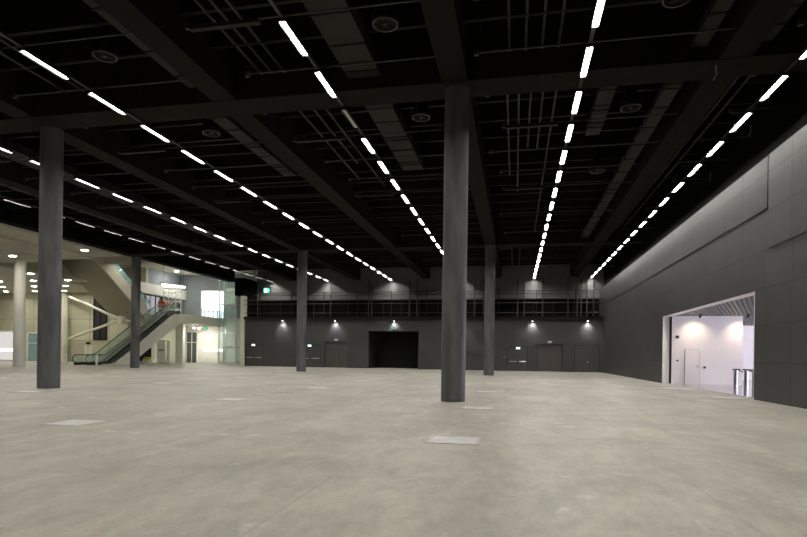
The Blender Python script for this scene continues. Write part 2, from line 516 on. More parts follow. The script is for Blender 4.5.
duct(-5.62, -4.62, 19.3, 27.3, 10.78, 11.3, 'flat grey duct beyond the near cross beam, left of the central column')
duct(-12.1, -11.45, 19.3, 27.5, 10.9, 11.3, 'narrow flat duct above the long upper left light row, beyond the near beam')
duct(-11.5, -11.0, 6.0, 17.8, 10.9, 11.3, 'narrow flat duct in the near bay at upper left', 2.2)
duct(-24.2, -23.2, 19.3, 44.0, 10.78, 11.3, 'long flat duct left of the leftmost big column')
duct(2.75, 3.3, 19.2, 24.2, 10.78, 11.2, 'short flat duct just right of the row beside the central column')
duct(4.85, 5.35, 19.3, 44.2, 10.7, 10.95, 'long narrow duct hugging the beam right of the central column', 1.8)
duct(5.0, 5.45, 6.0, 17.9, 10.8, 11.1, 'narrow duct in the near bay at upper right, left one of two', 2.4)
duct(6.8, 7.2, 6.0, 17.9, 10.8, 11.1, 'narrow duct in the near bay at upper right, nearer the right wall', 2.4)
duct(-28.9, -27.7, 19.3, 44.2, 10.9, 11.3, 'flat duct over the dim light row by the lobby', 1.7)
# lengthwise pipes
PIPES = [(-.41, 19.2, 30.0, 'leftmost of the pipes right of the central column head'), (.01, 19.2, 33.0, 'second of the pipes right of the central column head'),
         (.44, 19.2, 26.2, 'third of the pipes right of the central column head'), (.87, 19.2, 26.4, 'fourth of the pipes right of the central column head'),
         (1.34, 19.2, 44.0, 'pipe running beside the bright row right of the central column'),
         (-8.55, 19.2, 29.5, 'leftmost pipe in the bay left of the second bright row'), (-7.95, 19.2, 27.0, 'middle pipe in the bay left of the second bright row'),
         (-7.45, 19.2, 31.0, 'right pipe in the bay left of the second bright row'),
         (7.36, 19.2, 44.0, 'left pipe between the right beam and the right wall row'), (7.74, 19.2, 44.0, 'right pipe between the right beam and the right wall row'),
         (-8.75, 6.0, 17.9, 'left pipe in the near bay at the top of the photo'), (-8.35, 6.0, 17.9, 'middle pipe in the near bay at the top of the photo'),
         (-7.9, 6.0, 17.9, 'right pipe in the near bay at the top of the photo'),
         (-.3, 6.0, 17.9, 'left pipe in the near bay above the central column'), (.2, 6.0, 17.9, 'second pipe in the near bay above the central column'),
         (.7, 6.0, 17.9, 'third pipe in the near bay above the central column'), (1.2, 6.0, 17.9, 'fourth pipe in the near bay above the central column'),
         (-16.6, 8.0, 17.9, 'left pipe in the near bay at far upper left'), (-15.9, 8.0, 17.9, 'right pipe in the near bay at far upper left'),
         (-.41, 46.2, 60.0, 'left pipe of the far bay before the back wall'), (.3, 46.2, 60.0, 'right pipe of the far bay before the back wall')]
for x, y0, y1, lab in PIPES:
    t = thing('ceiling_pipe', (x, y0, 11.2), 'thin grey ceiling pipe, ' + lab, 'pipe', 'lengthwise ceiling pipes')
    MB().cyl((0, 0, 0), (0, y1 - y0, 0), .04, n=10).build('tube', M['pipe'], t)
    y = .8
    while y < y1 - y0:
        MB().cyl((0, y, .03), (0, y, CEIL - 11.2), .01, n=5).cyl((0, y - .03, 0), (0, y + .03, 0), .055, n=10).build('pipe_clip', M['steel_dark'], t)
        y += 4.6
# transverse support rails hung between the lengthwise beams
BAYS = [(-18.0, -10.7, 'in the upper left bay'), (-9.7, -2.5, 'left of the central column'), (-1.6, 5.75, 'right of the central column'),
        (6.75, 9.4, 'along the right wall'), (-26.1, -19.1, 'in the left bay')]
for bx0, bx1, blab in BAYS:
    c = 0
    for k in range(0, 17):
        y = 13.95 + 2.72 * k
        if k % 2 and k > 6 or min(abs(y - 18.6), abs(y - 45.3)) < .6: continue
        sh = random.uniform(.2, 1.2)
        t = thing('support_rail', (bx0 + sh, y, 10.58), 'thin cross rail under the ceiling %s, %s from the near end' % (blab, ORD[c]), 'rail', 'cross rails under the ceiling')
        c += 1
        ln = bx1 - bx0 - sh
        MB().cyl((0, 0, 0), (ln, 0, 0), .028, n=8).build('tube', M['pipe'], t)
        if k % 3 == 0:
            MB().box(.1, ln * .33, -.08, .08, -.13, -.03).build('cable_tray', M['duct'], t)
        for q in (.15, ln - .12):
            MB().cyl((q, 0, .0), (q, 0, CEIL - 10.58), .009, n=5).build('hanger', M['steel_dark'], t)
        MB().box(-.04, .1, -.06, .06, -.08, .06).build('end_bracket', M['pipe'], t)
# round air outlets
OUT = [(-3.63, 14.87, 'near the top edge, left of the central column'), (-3.65, 20.94, 'just left of the central column head'),
       (4.0, 21.4, 'right of the bright row beside the central column'), (-12.5, 21.0, 'above the long upper left row beyond the beam'),
       (-12.55, 14.97, 'at upper left in the near bay'), (3.8, 28.4, 'farther right of the central column, in the second bay'),
       (3.9, 15.1, 'cut by the top edge right of the centre'), (-20.4, 21.2, 'behind the leftmost big column')]
pr = None
for x, y, lab in OUT:
    lab = 'round ceiling air outlet ' + lab
    if pr is None:
        pr = thing('air_outlet', (x, y, 10.6), lab, 'air outlet', 'round ceiling air outlets')
        MB().ring((0, 0, 0), .36, .05, .06).build('outer_ring', M['pipe'], pr)
        MB().cyl((0, 0, .0), (0, 0, .07), .06, n=14).build('hub', M['pipe'], pr)
        vn = MB()
        for i in range(8):
            a = i * PI / 4
            vn.cyl((0, 0, .04), (.33 * math.cos(a), .33 * math.sin(a), .04), .012, n=5)
        vn.build('vanes', M['steel_dark'], pr)
        MB().lathe((0, 0, .06), [(.36, 0), (.36, .25), (.2, .4), (.2, CEIL - 10.66)], 24).build('duct_neck', M['steel_dark'], pr)
    else:
        dup(pr, (x, y, 10.6), lab)
# bits of coloured sling hanging from the ceiling
for x, y, z, lab, m in ((9.355, 25.1, 10.9, 'short yellow strap hanging on the black strip above the right wall, near one', 'yellow'),
                        (9.355, 29.9, 10.5, 'short yellow strap hanging on the black strip above the right wall, far one', 'yellow'),
                        (5.84, 18.3, 10.15, 'pale curled cable end dangling on the near cross beam at right', 'sign_dim')):
    o = MB().path([(x, y, z + .25), (x + .02, y, z), (x - .03, y - .02, z - .12), (x - .08, y - .03, z - .2)], .015, 6).build('hanging_strap', M[m])
    tag(o, lab, 'strap')

# ================================================================== BACK WALL FITTINGS
def leaf_door(i, x0, x1, h, m, label, leaves=2, depth=.06, bars=None, knob=False):
    mb = MB()
    wl = (x1 - x0) / leaves
    for k in range(leaves):
        mb.box(x0 + k * wl + .008, x0 + (k + 1) * wl - .008, YB + depth, YB + depth + .06, .01, h - .01)
    d = struct('door_%d' % i, mb, m, label, 'door')
    fr = MB().box(x0, x0 + .05, YB + depth - .01, YB + .36, 0, h).box(x1 - .05, x1, YB + depth - .01, YB + .36, 0, h).box(x0 + .05, x1 - .05, YB + depth - .01, YB + .36, h - .05, h)
    fr.build('door_frame', M['steel_dark'], d)
    if bars:
        for a, b in bars:
            q = MB().cyl((a, YB - .04, 1.03), (b, YB - .04, 1.03), .035, n=10)
            q.cyl((a + .05, YB - .04, 1.03), (a + .05, YB + depth, 1.03), .02, n=8).cyl((b - .05, YB - .04, 1.03), (b - .05, YB + depth, 1.03), .02, n=8)
            q.build('push_bar', M['chrome'], d)
    if knob:
        MB().box((x0 + x1) / 2 + .06, (x0 + x1) / 2 + .10, YB + depth - .06, YB + depth, .98, 1.16).build('door_handle', M['chrome'], d)
    return d
leaf_door(1, -31.3, -29.1, 2.58, M['door_dark'], 'charcoal double door with push bars at the lobby end of the back wall', bars=[(-31.15, -30.35), (-30.05, -29.25)])
leaf_door(2, -24.3, -22.0, 2.58, M['door_dark'], 'charcoal double door with push bars beside the brown door on the left', bars=[(-24.2, -23.4), (-23.0, -22.1)])
leaf_door(3, -21.5, -18.75, 2.92, M['door_brown'], 'dark brown recessed double door left of the black opening', depth=.22)
leaf_door(4, -.85, 1.3, 2.58, M['door_dark'], 'charcoal double door with push bars left of the right hand brown door', bars=[(-.6, .15), (.4, 1.15)])
leaf_door(5, 2.3, 4.95, 2.88, M['door_brown'], 'dark brown recessed double door at the right of the back wall', depth=.22)
leaf_door(6, 6.1, 8.65, 2.86, M['door_dark'], 'flush charcoal door in the right corner of the back wall', depth=.03, knob=True)
for x, z, lab, m in ((-30.3, 2.8, 'small lit escape sign above the push bar door by the lobby', 'sign_small'),
                     (-23.3, 2.8, 'small lit escape sign right of the far left column', 'sign_small'),
                     (.3, 2.75, 'small lit escape sign above the push bar door at right', 'sign_small'),
                     (-13.2, 4.55, 'green tinted escape sign above the black opening', 'sign_green'),
                     (-20.1, 3.2, 'small unlit sign above the left brown door', 'sign_dim'),
                     (3.6, 3.15, 'small unlit sign above the right brown door', 'sign_dim')):
    dz = -.3 if m == 'sign_small' else 0
    t = thing('exit_sign', (x, YB, z + dz), lab, 'sign', 'small signs over the back doors')
    MB().box(-.24, .24, -.07, 0, -.13, .13).build('sign_case', M['housing'], t)
    MB().box(-.22, .22, -.085, -.07, -.11, .11).build('sign_face', M[m], list(t.children)[-1])
for x, z, lab in ((-18.3, 1.05, 'small grey switch plate right of the left brown door'), (5.25, 1.05, 'small grey switch plate right of the right brown door'),
                  (-1.15, 1.5, 'small red call point left of the right hand push bar door'),
                  (-26.1, .35, 'low dark socket box on the back wall left of the far column'), (-9.0, .35, 'low dark socket box right of the black opening')):
    m = 'red' if 'red' in lab else 'rubber' if 'dark' in lab else 'pipe'
    t = thing('wall_switch', (x, YB, z), lab, 'switch')
    MB().box(-.06, .06, -.03, 0, -.11, .11).build('plate', M[m], t)
    MB().box(-.025, .025, -.04, -.03, -.04, .04).build('rocker', M['steel_dark'], t)
# spots washing the wall
SPX = [(-26.6, 'left of the far left column'), (-20.2, 'above the left brown door'), (-13.3, 'above the black opening'), (-5.9, 'hidden beside the big central column'),
       (1.78, 'left above the right brown door'), (7.4, 'in the right corner of the back wall')]
for x, lab in SPX:
    t = thing('wall_spot', (x, YB, 5.42), 'small lit wall spot under the catwalk, ' + lab, 'spotlight', 'spots washing the back wall')
    MB().box(-.03, .03, -.25, 0, .03, .08).build('arm', M['steel_dark'], t)
    MB().cyl((0, -.27, .12), (0, -.27, -.08), .08, .11, n=16).build('spot_head', M['pipe'], t)
    MB().cyl((0, -.27, -.083), (0, -.27, -.088), .09, n=16).build('lens', M['spot_lens'], t)
    d = bpy.data.lights.new('spot_light', 'SPOT'); d.energy = SPOT; d.spot_size = math.radians(120); d.spot_blend = 1
    d.shadow_soft_size = .08; d.color = (.95, .97, 1.0)
    o = bpy.data.objects.new('spot_light', d); COL.objects.link(o); o.parent = t
    o.location = (0, -.27, -.12); o.rotation_euler = (math.radians(6), 0, 0)
# catwalk above the wall
t = thing('service_catwalk', (0, YB, 5.5), 'long dark steel service catwalk with railings above the back wall', 'catwalk')
MB().box(X0, X1 - .02, -.35, 2.1, 0, .14).build('deck', M['steel_dark'], t)
MB().box(X0, X1 - .02, -.37, -.31, .14, .32).build('toe_board', M['beam'], t)
for z, r in ((.75, .022), (1.8, .03), (2.25, .04)):
    MB().cyl((X0, -.32, z), (X1 - .02, -.32, z), r, n=8).build('handrail', M['pipe'], t)
x = X0 + .5
while x < X1:
    MB().box(x - .03, x + .03, -.34, -.28, .14, 2.3).build('post', M['steel_dark'], t)
    x += 2.05
x = X0 + .9
while x < X1:
    MB().box(x - .04, x + .04, 2.0, 2.08, .14, 3.5).build('post', M['steel_dark'], t)
    x += 4.1
for z in (3.05, 3.35):
    MB().cyl((X0, 1.96, z), (X1 - .02, 1.96, z), .045, n=8).build('wall_rail', M['rubber'], t)
# vertical pipes and posts behind the catwalk
for i, x in enumerate((-24.9, -21.7, -17.0, -16.6, -12.1, -11.2, -4.6, -3.6, .2, .9, 2.9, 5.6, 6.6, 7.0, 7.6, 8.3)):
    hh = 4.6 if i % 3 else 4.1
    t = thing('riser_pipe', (x, 63.25, 5.75), 'thin vertical pipe behind the catwalk railing, %s from the left' % ORD[i], 'pipe', 'riser pipes behind the catwalk')
    MB().cyl((0, 0, 0), (0, 0, hh), .06, n=8).build('tube', M['pipe'], t)
    MB().box(-.08, .08, .05, .25, 2.1, 2.2).box(-.08, .08, .05, .25, hh - .5, hh - .4).build('pipe_clip', M['steel_dark'], t)
# green running man sign hanging from the ceiling
ES = thing('escape_sign', (-27.5, 58.2, 8.3), 'hanging green lit escape sign with white running figure, high before the back wall', 'sign')
MB().box(-.40, .40, -.05, .05, 0, .60).build('sign_case', M['housing'], ES)
MB().box(-.38, .38, -.06, -.05, .02, .58).build('sign_face', M['green'], ES)
pic = MB()
pic.box(-.24, -.05, -.066, -.061, .10, .50)                                  # doorway
pic.cyl((.06, -.062, .46), (.06, -.066, .46), .045, n=12)                     # head
pic.prism([(.0, .22), (.07, .22), (.11, .41), (.03, .41)], -.066, -.061, 'Y')
pic.prism([(.07, .24), (.17, .16), (.15, .13), (.03, .22)], -.066, -.061, 'Y')
pic.prism([(.0, .22), (-.02, .10), (.02, .10), (.05, .22)], -.066, -.061, 'Y')
pic.prism([(.10, .38), (.20, .33), (.19, .30), (.09, .34)], -.066, -.061, 'Y')
pic.prism([(.24, .30), (.32, .30), (.32, .34), (.24, .34)], -.066, -.061, 'Y')
pic.build('pictogram', M['sign_white'], ES)
for s in (-.3, .3):
    MB().cyl((s, 0, .6), (s, 0, CEIL - 8.3), .01, n=6).build('hanger', M['steel_dark'], ES)

# ================================================================== FLOOR COVERS
COV = [(-1.05, 9.9), (-1.05, 16.3), (-1.15, 23.9), (-9.0, 10.05), (-9.0, 16.6), (-8.6, 23.5), (-8.65, 30.8), (-8.6, 36.8), (-17.35, 17.1),
       (-16.8, 24.2), (-16.35, 31.1), (-16.4, 37.2), (-15.75, 42.8), (-26.4, 31.4), (-26.95, 25.0), (-24.0, 40.9), (-15.7, 48.7), (3.8, 49.6), (-1.1, 30.8), (-1.1, 37.3)]
COVL = ['scuffed pale floor cover nearest the camera, in front of the central column', 'pale floor cover just right of the foot of the central column',
        'pale floor cover right of the central column, beyond the nearer one', 'large pale floor cover at the front left of the floor',
        'pale floor cover in the left middle of the floor, behind the front left one', 'pale floor cover left of the centre, third in its line',
        'pale floor cover left of the centre, fourth in its line', 'pale floor cover left of the centre, fifth in its line',
        'pale floor cover beside the leftmost big column', 'pale floor cover second in the line beyond the leftmost column',
        'pale floor cover third in the line beyond the leftmost column', 'pale floor cover in front of the far left column',
        'pale floor cover right beside the far left column', 'pale floor cover in front of the column by the escalator, right one',
        'pale floor cover at the left edge beyond the big column', 'far pale floor cover between the two left columns',
        'far pale floor cover in front of the left brown door', 'far pale floor cover before the right brown door',
        'far pale floor cover in line with the central column', 'pale floor cover in front of the far central column']
for (x, y), lab in zip(COV, COVL):
    t = thing('floor_cover', (x, y, 0), lab, 'floor cover', 'square covers in the floor')
    MB().box(-.40, .40, -.40, .40, .0, .006).build('lid', M['cover'], t)
    f = MB()
    f.box(-.45, .45, -.45, -.40, 0, .008).box(-.45, .45, .40, .45, 0, .008).box(-.45, -.40, -.40, .40, 0, .008).box(.40, .45, -.40, .40, 0, .008)
    f.build('rim', M['cover_rim'], t)
for x0, x1, y0, y1, lab in ((7.5, 8.85, 30.2, 31.1, 'pale worn floor plate before the far half of the opening'), (7.8, 8.85, 23.8, 24.5, 'pale worn floor plate before the near end of the opening')):
    t = thing('floor_plate', ((x0 + x1) / 2, (y0 + y1) / 2, 0), lab, 'floor cover')
    MB().box(-(x1 - x0) / 2, (x1 - x0) / 2, -(y1 - y0) / 2, (y1 - y0) / 2, 0, .006).build('plate', M['cover'], t)

# ================================================================== SIDE ROOM BEYOND THE PORTAL
RX0, RX1, RY0, RY1, RZ = XR + .42, 27.0, 14.0, 47.0, 4.14
struct('floor_side_room', MB().box(RX0, RX1, RY0, RY1, -.3, 0), M['room_floor'], 'glossy pale stone floor of the bright side room', 'floor')
struct('ceiling_side_room', MB().box(RX0, RX1, RY0, RY1, RZ + .18, RZ + .3), M['slat_gap'], 'dark void above the slatted side room ceiling', 'ceiling')
# slats run diagonally, turned about 22 degrees from the hall
sl = MB()
ang = math.radians(22)
dx, dy = math.sin(ang), math.cos(ang)
nx, ny = dy, -dx
def clip_line(px_, py_):
    lo, hi = -100, 100
    for p, d, a, b in ((px_, dx, RX0 + .1, RX1 - .1), (py_, dy, RY0 + .1, RY1 - .1)):
        t0, t1 = (a - p) / d, (b - p) / d
        lo, hi = max(lo, min(t0, t1)), min(hi, max(t0, t1))
    return (lo, hi) if hi - lo > .5 else None
for i in range(-170, 170):
    cx, cy = 18 + nx * i * .2, 30 + ny * i * .2
    r = clip_line(cx, cy)
    if not r: continue
    a, b = r
    hw = .08
    q = [(cx + dx * a - nx * hw, cy + dy * a - ny * hw), (cx + dx * a + nx * hw, cy + dy * a + ny * hw),
         (cx + dx * b + nx * hw, cy + dy * b + ny * hw), (cx + dx * b - nx * hw, cy + dy * b - ny * hw)]
    sl.prism(q, RZ, RZ + .06, 'Z')
struct('ceiling_slats', sl, M['slat'], 'diagonal grey metal slats of the side room ceiling', 'ceiling')
struct('wall_side_room', MB().box(XR + .47, 13.36, 36.62, 37.0, 0, RZ + .15), M['white'], 'white wall with a flush door seen through the opening', 'wall')
struct('wall_side_room_far', MB().box(RX0, RX1, RY1, RY1 + .3, 0, RZ + .3), M['white'], 'bright white far wall glimpsed beyond the white partition', 'wall')
struct('wall_side_room_near', MB().box(RX0, RX1, RY0 - .3, RY0, 0, RZ + .3), M['white'], 'white near wall of the side room', 'wall')
fm = MB()
for y in range(14, 48, 3):
    fm.box(RX1 - .1, RX1 + .1, y - .05, y + .05, 0, RZ)
fm.box(RX1 - .1, RX1 + .1, RY0, RY1, RZ - .1, RZ + .3).box(RX1 - .1, RX1 + .1, RY0, RY1, 0, .1)
wnd = struct('window_1', fm, M['steel_dark'], 'glazed front of the side room letting in daylight', 'window')
MB().box(RX1 - .01, RX1 + .01, RY0, RY1, .1, RZ - .1).build('pane', M['glass'], wnd)
# flush door in the white wall
dr = struct('door_7', MB().box(10.17, 10.97, 36.585, 36.62, 0.005, 2.07), M['white'], 'flush white door in the white wall of the side room', 'door')
g = MB().box(10.155, 10.165, 36.60, 36.62, 0, 2.085).box(10.975, 10.985, 36.60, 36.62, 0, 2.085).box(10.165, 10.975, 36.60, 36.62, 2.075, 2.085)
g.build('door_gap', M['pipe'], dr)
MB().box(10.86, 10.9, 36.53, 36.585, 1.0, 1.12).build('door_handle', M['chrome'], dr)
struct('trim_%d' % n, MB().box(XR + .42, XR + .47, 36.70, 36.95, 0, RZ), M['rubber'], 'narrow dark slot between the opening lining and the white wall', 'trim'); n += 1
for x, z, r, lab in ((11.28, 1.02, .06, 'small dark switch on the white wall right of the flush door'), (9.72, 2.86, .09, 'small dark camera high on the white wall'), (9.74, 1.42, .05, 'small dark button on the white wall left of the flush door')):
    t = thing('wall_switch', (x, 36.62, z), lab, 'switch')
    MB().box(-r, r, -.04, 0, -r, r).build('plate', M['pipe'], t)
    MB().cyl((0, -.06, 0), (0, -.04, 0), r * .6, n=12).build('knob', M['rubber'], t)
tag(MB().box(16.5, 17.1, RY1 - .06, RY1, 1.25, 1.75).build('wall_screen', M['rubber']), 'small dark screen on the bright far wall behind the turnstiles', 'screen')
for x, lab in ((10.65, 'left one over the flush door'), (13.2, 'right one at the end of the white wall')):
    t = thing('ceiling_spot', (x, 35.4, RZ - .02), 'black ceiling spot over the white wall, ' + lab, 'spotlight', 'spots of the side room')
    MB().cyl((0, 0, 0), (0, 0, .12), .015, n=8).build('stem', M['housing'], t)
    MB().cyl((0, -.1, .03), (0, .12, -.12), .07, n=14).build('spot_head', M['housing'], t)
    d = bpy.data.lights.new('spot_light', 'SPOT'); d.energy = ROOM_SPOT; d.spot_size = math.radians(100); d.spot_blend = 1
    d.shadow_soft_size = .06; d.color = (1, .78, .55)
    o = bpy.data.objects.new('spot_light', d); COL.objects.link(o); o.parent = t
    o.location = (0, .15, -.15); o.rotation_euler = (math.radians(38), 0, 0)
for x, y, lab in ((12.38, 34.85, 'farthest left of the group'), (12.64, 34.1, 'middle of the group'), (12.84, 33.55, 'nearest the opening edge')):
    t = thing('turnstile', (x, y, 0), 'steel turnstile pedestal with brown top in the side room, ' + lab, 'turnstile', 'turnstiles in the side room')
    MB().cyl((0, 0, 0), (0, 0, .90), .105, n=20).build('pedestal', M['steel_grey'], t)
    MB().box(-.13, .18, -.13, .13, .92, 1.0).build('top', M['orange_brown'], t)
    MB().path([(.12, 0, .93), (.30, .0, .86), (.36, -.05, .80)], .03, 8).build('barrier_arm', M['orange_brown'], t)
    MB().cyl((0, 0, 0), (0, 0, .015), .14, n=20).build('foot_plate', M['chrome'], t)

# ================================================================== LOBBY
# soffit: three panels stepping down away from the hall
for i, (x0, x1, z) in enumerate(((-38.5, -35.5, 10.25), (-42.4, -38.5, 10.08), (-84.0, -42.4, 9.92))):
    struct('ceiling_lobby_%d' % (i + 1), MB().box(x0, x1, YF, 44.8, z, z + .5), M['lobby_ceiling'],
           'pale lobby soffit panel beside the hall, %s from the hall' % ORD[i], 'ceiling')
struct('ceiling_lobby_low', MB().box(-84, -53.2, 44.8, 72, 9.75, 10.3).box(-53.2, -50.2, 44.8, 57.5, 9.75, 9.95), M['lobby_ceiling'], 'low lobby ceiling with rows of lamps at the far left', 'ceiling')
struct('ceiling_lobby_high', MB().box(-53.2, -35.5, 44.8, 76.4, 13.2, 13.5).box(-35.5, -31.46, 64.05, 76.4, 13.0, 13.5), M['lobby_ceiling'], 'high ceiling above the escalators and lift', 'ceiling')
struct('trim_lobby_beam', MB().box(-49, -35.45, 57.6, 58.4, 11.9, 13.2), M['lobby_ceiling'], 'pale beam crossing under the high lobby ceiling', 'beam')
struct('wall_lobby', MB().box(-84, -50.0, 68, 68.4, 0, 10.0), M['lobby_panel'], 'cream panelled wall at the back of the lobby', 'wall')
struct('wall_lobby_upper', MB().box(-53.5, -53.2, 57.5, 68.4, 10.3, 13.2).box(-53.2, -50, 68.0, 68.4, 10.0, 13.2).box(-53.5, -35.5, 44.5, 44.8, 10.8, 13.5).box(-53.5, -53.2, 44.8, 57.5, 10.3, 13.5), M['cream'], 'cream upper walls around the high lobby opening', 'wall')
struct('wall_lobby_side', MB().box(-50.4, -50.0, 68.4, 76, 0, 6.6), M['cream'], 'cream side wall behind the escalator', 'wall')
struct('wall_lobby_side_upper', MB().box(-50.4, -50.0, 68.4, 76, 6.6, 13.2), M['blue_grey'], 'blue grey side wall above the upper floor', 'wall')
mb = MB().box(-50.4, -31.46, 76, 76.4, 0, 6.6)
ub = MB().box(-50.4, -46.5, 76, 76.4, 6.6, 13.2).box(-42.5, -31.46, 76, 76.4, 6.6, 13.2).box(-46.5, -42.5, 76, 76.4, 10.9, 13.2)
struct('wall_lobby_end_upper', ub, M['blue_grey'], 'blue grey upper end wall around the bright window', 'wall')
struct('wall_lobby_end', mb, M['lobby_white'], 'off white end wall under the upper lobby floor', 'wall')
struct('wall_lobby_left', MB().box(-84.4, -84, YF, 72, 0, 10.2), M['lobby_panel'], 'far left wall of the lobby', 'wall')
struct('wall_lobby_right', MB().box(-31.75, -31.46, YB + .5, 76, 0, 8.3).box(-31.75, -31.46, 63.2, 76, 8.3, 12.9), M['cream'], 'cream wall of the lobby behind the hall back wall', 'wall')
gw = MB()
for y in (64.2, 67.1, 70.0, 72.9, 75.8): gw.box(-49.98, -49.9, y - .05, y + .05, 6.65, 9.45)
gw.box(-49.98, -49.9, 64.2, 75.8, 6.6, 6.7).box(-49.98, -49.9, 64.2, 75.8, 9.4, 9.5)
wg = struct('window_5', gw, M['steel_dark'], 'dark glazing under the white gallery edge beyond the stair', 'window')
MB().box(-49.97, -49.95, 64.2, 75.8, 6.7, 9.4).build('pane', M['dark_pane'], wg)
# tall dark window and bright shop front in the lobby wall
wd = struct('window_2', MB().box(-58.2, -58.05, 67.86, 68, 3.1, 9.3).box(-56.15, -56.0, 67.86, 68, 3.1, 9.3).box(-58.05, -56.15, 67.86, 68, 3.1, 3.25).box(-58.05, -56.15, 67.86, 68, 9.15, 9.3).box(-57.15, -57.05, 67.86, 68, 3.25, 9.15), M['steel_dark'],
            'tall dark window in the cream lobby wall', 'window')
MB().box(-58.05, -56.15, 67.94, 67.96, 3.25, 9.15).build('pane', M['rubber'], wd)
sh = struct('window_3', MB().box(-84, -69.9, 67.8, 68, 4.15, 4.35).box(-70.0, -69.8, 67.8, 68, 0, 4.15).box(-78, -77.8, 67.8, 68, 0, 4.15), M['lobby_white'],
            'bright white shop front at the left edge of the lobby', 'window')
MB().box(-84, -70.0, 67.9, 67.95, 0.1, 4.15).build('pane', M['shop'], sh)
MB().box(-84, -70.0, 67.84, 67.9, 1.35, 1.75).build('light_band', M['shop_line'], sh)
dd = struct('door_8', MB().box(-69.2, -69.0, 67.85, 68, 0, 4.1).box(-66.2, -66.0, 67.85, 68, 0, 4.1).box(-69.0, -66.2, 67.85, 68, 3.95, 4.1).box(-69.0, -66.2, 67.85, 68, 2.5, 2.58), M['lobby_white'],
            'bluish glass door beside the white lobby column', 'door')
MB().box(-69.0, -66.2, 67.92, 67.95, 0, 3.95).build('pane', M['glass_blue'], dd)
# pilaster and small door of the lobby wall
t = thing('lobby_column', (-62.4, 67.2, 0), 'cream engaged column against the lobby wall', 'column')
MB().cyl((0, 0, 0), (0, 0, 9.75), .55, n=24).build('shaft', M['cream'], t)
t = thing('lobby_column', (-45.9, 44.2, 0), 'white round column of the lobby at the left edge', 'column')
MB().cyl((0, 0, 0), (0, 0, 9.92), .48, n=32).build('shaft', M['lobby_white'], t)
MB().cyl((0, 0, 0), (0, 0, .05), .55, n=32).build('base', M['chrome'], t)
t = thing('lobby_column', (-45.95, 70.0, 0), 'white square pillar under the upper floor behind the escalator', 'column')
MB().box(-.55, .55, -.3, .3, 0, 5.5).build('shaft', M['lobby_white'], t)
t = thing('lobby_column', (-43.0, 63.0, 0), 'slim pale post under the escalator', 'column')
MB().cyl((0, 0, 0), (0, 0, 2.95), .19, n=16).build('shaft', M['lobby_white'], t)
MB().box(-.3, .3, -.3, .3, 0, .03).build('foot', M['pipe'], t)
d9 = struct('door_9', MB().box(-59.6, -58.4, 67.9, 68, 0, 2.3), M['cream'], 'small door low in the cream lobby wall', 'door')
MB().box(-59.02, -58.98, 67.88, 67.9, 0, 2.3).build('door_gap', M['rubber'], d9)
MB().box(-59.3, -58.7, 67.85, 68, 2.5, 2.8).build('sign', M['steel_dark'], d9)
# green sign
t = thing('exit_sign', (-66.6, 67.7, 5.65), 'small green lit sign high beside the white lobby column', 'sign')
MB().box(-.35, .35, 0, .1, -.2, .2).build('sign_case', M['housing'], t)
MB().box(-.33, .33, -.02, 0, -.18, .18).build('sign_face', M['green'], t)
MB().cyl((0, .05, .2), (0, .05, 4.1), .02, n=6).build('hanger', M['steel_dark'], t)
# V shaped struts meeting at a node
t = thing('strut_brace', (-49.5, 62.5, 0), 'pale V shaped steel struts meeting at a round node under the stair', 'brace')
nd = (0, 0, 5.6)
MB().cyl((-11.6, 4.2, 9.1), nd, .17, n=12).build('upper_strut', M['cream'], t)
MB().cyl((-11.6, 4.2, 3.2), nd, .17, n=12).build('lower_strut', M['cream'], t)
MB().cyl((0, -.3, 5.6), (0, .3, 5.6), .5, n=20).build('node', M['cream'], t)
MB().cyl(nd, (1.4, .4, 5.3), .17, n=12).build('short_strut', M['cream'], t)

# downlights
DL = []
for x, y, z, lab in ((-44.0, 41.6, 9.92, 'left of the leftmost big column'), (-36.6, 41.6, 10.25, 'right of the leftmost big column'), (-47.5, 38.5, 9.92, 'at the left edge of the photo'),
                     (-41.0, 30.0, 10.08, 'outside the left edge'), (-41.0, 18.0, 10.08, 'far outside the left edge')):
    DL.append((x, y, z, 'round recessed downlight in the stepped lobby soffit, ' + lab))
for i, y in enumerate((50.4, 55.5, 60.3, 65.2)):
    for j, x in enumerate((-51.0, -55.8, -60.5, -65.3, -70.0)):
        if x > -53 and y > 57: continue
        DL.append((x, y, 9.75, 'oval lamp in the low lobby ceiling, %s row from the hall, %s from the right' % (ORD[i], ORD[j])))
for x, y, lab in ((-46.0, 60.5, 'above the escalator'), (-44.0, 70.0, 'before the bright window'), (-40.5, 70.0, 'before the lift'), (-48.0, 72.0, 'over the scaffold'),
                  (-39.0, 62.0, 'right of the escalator'), (-38.0, 52.0, 'behind the column by the escalator')):
    DL.append((x, y, 13.2, 'small bright downlight in the high lobby ceiling, ' + lab))
pd = None
for x, y, z, lab in DL:
    if pd is None:
        pd = thing('downlight', (x, y, z), lab, 'lamp', 'lobby downlights')
        MB().ring((0, 0, -.04), .34, .06, .04).build('rim', M['lobby_white'], pd)
        MB().cyl((0, 0, -.03), (0, 0, -.02), .28, n=20).build('lens', M['downlight'], pd)
    else:
        dup(pd, (x, y, z), lab)

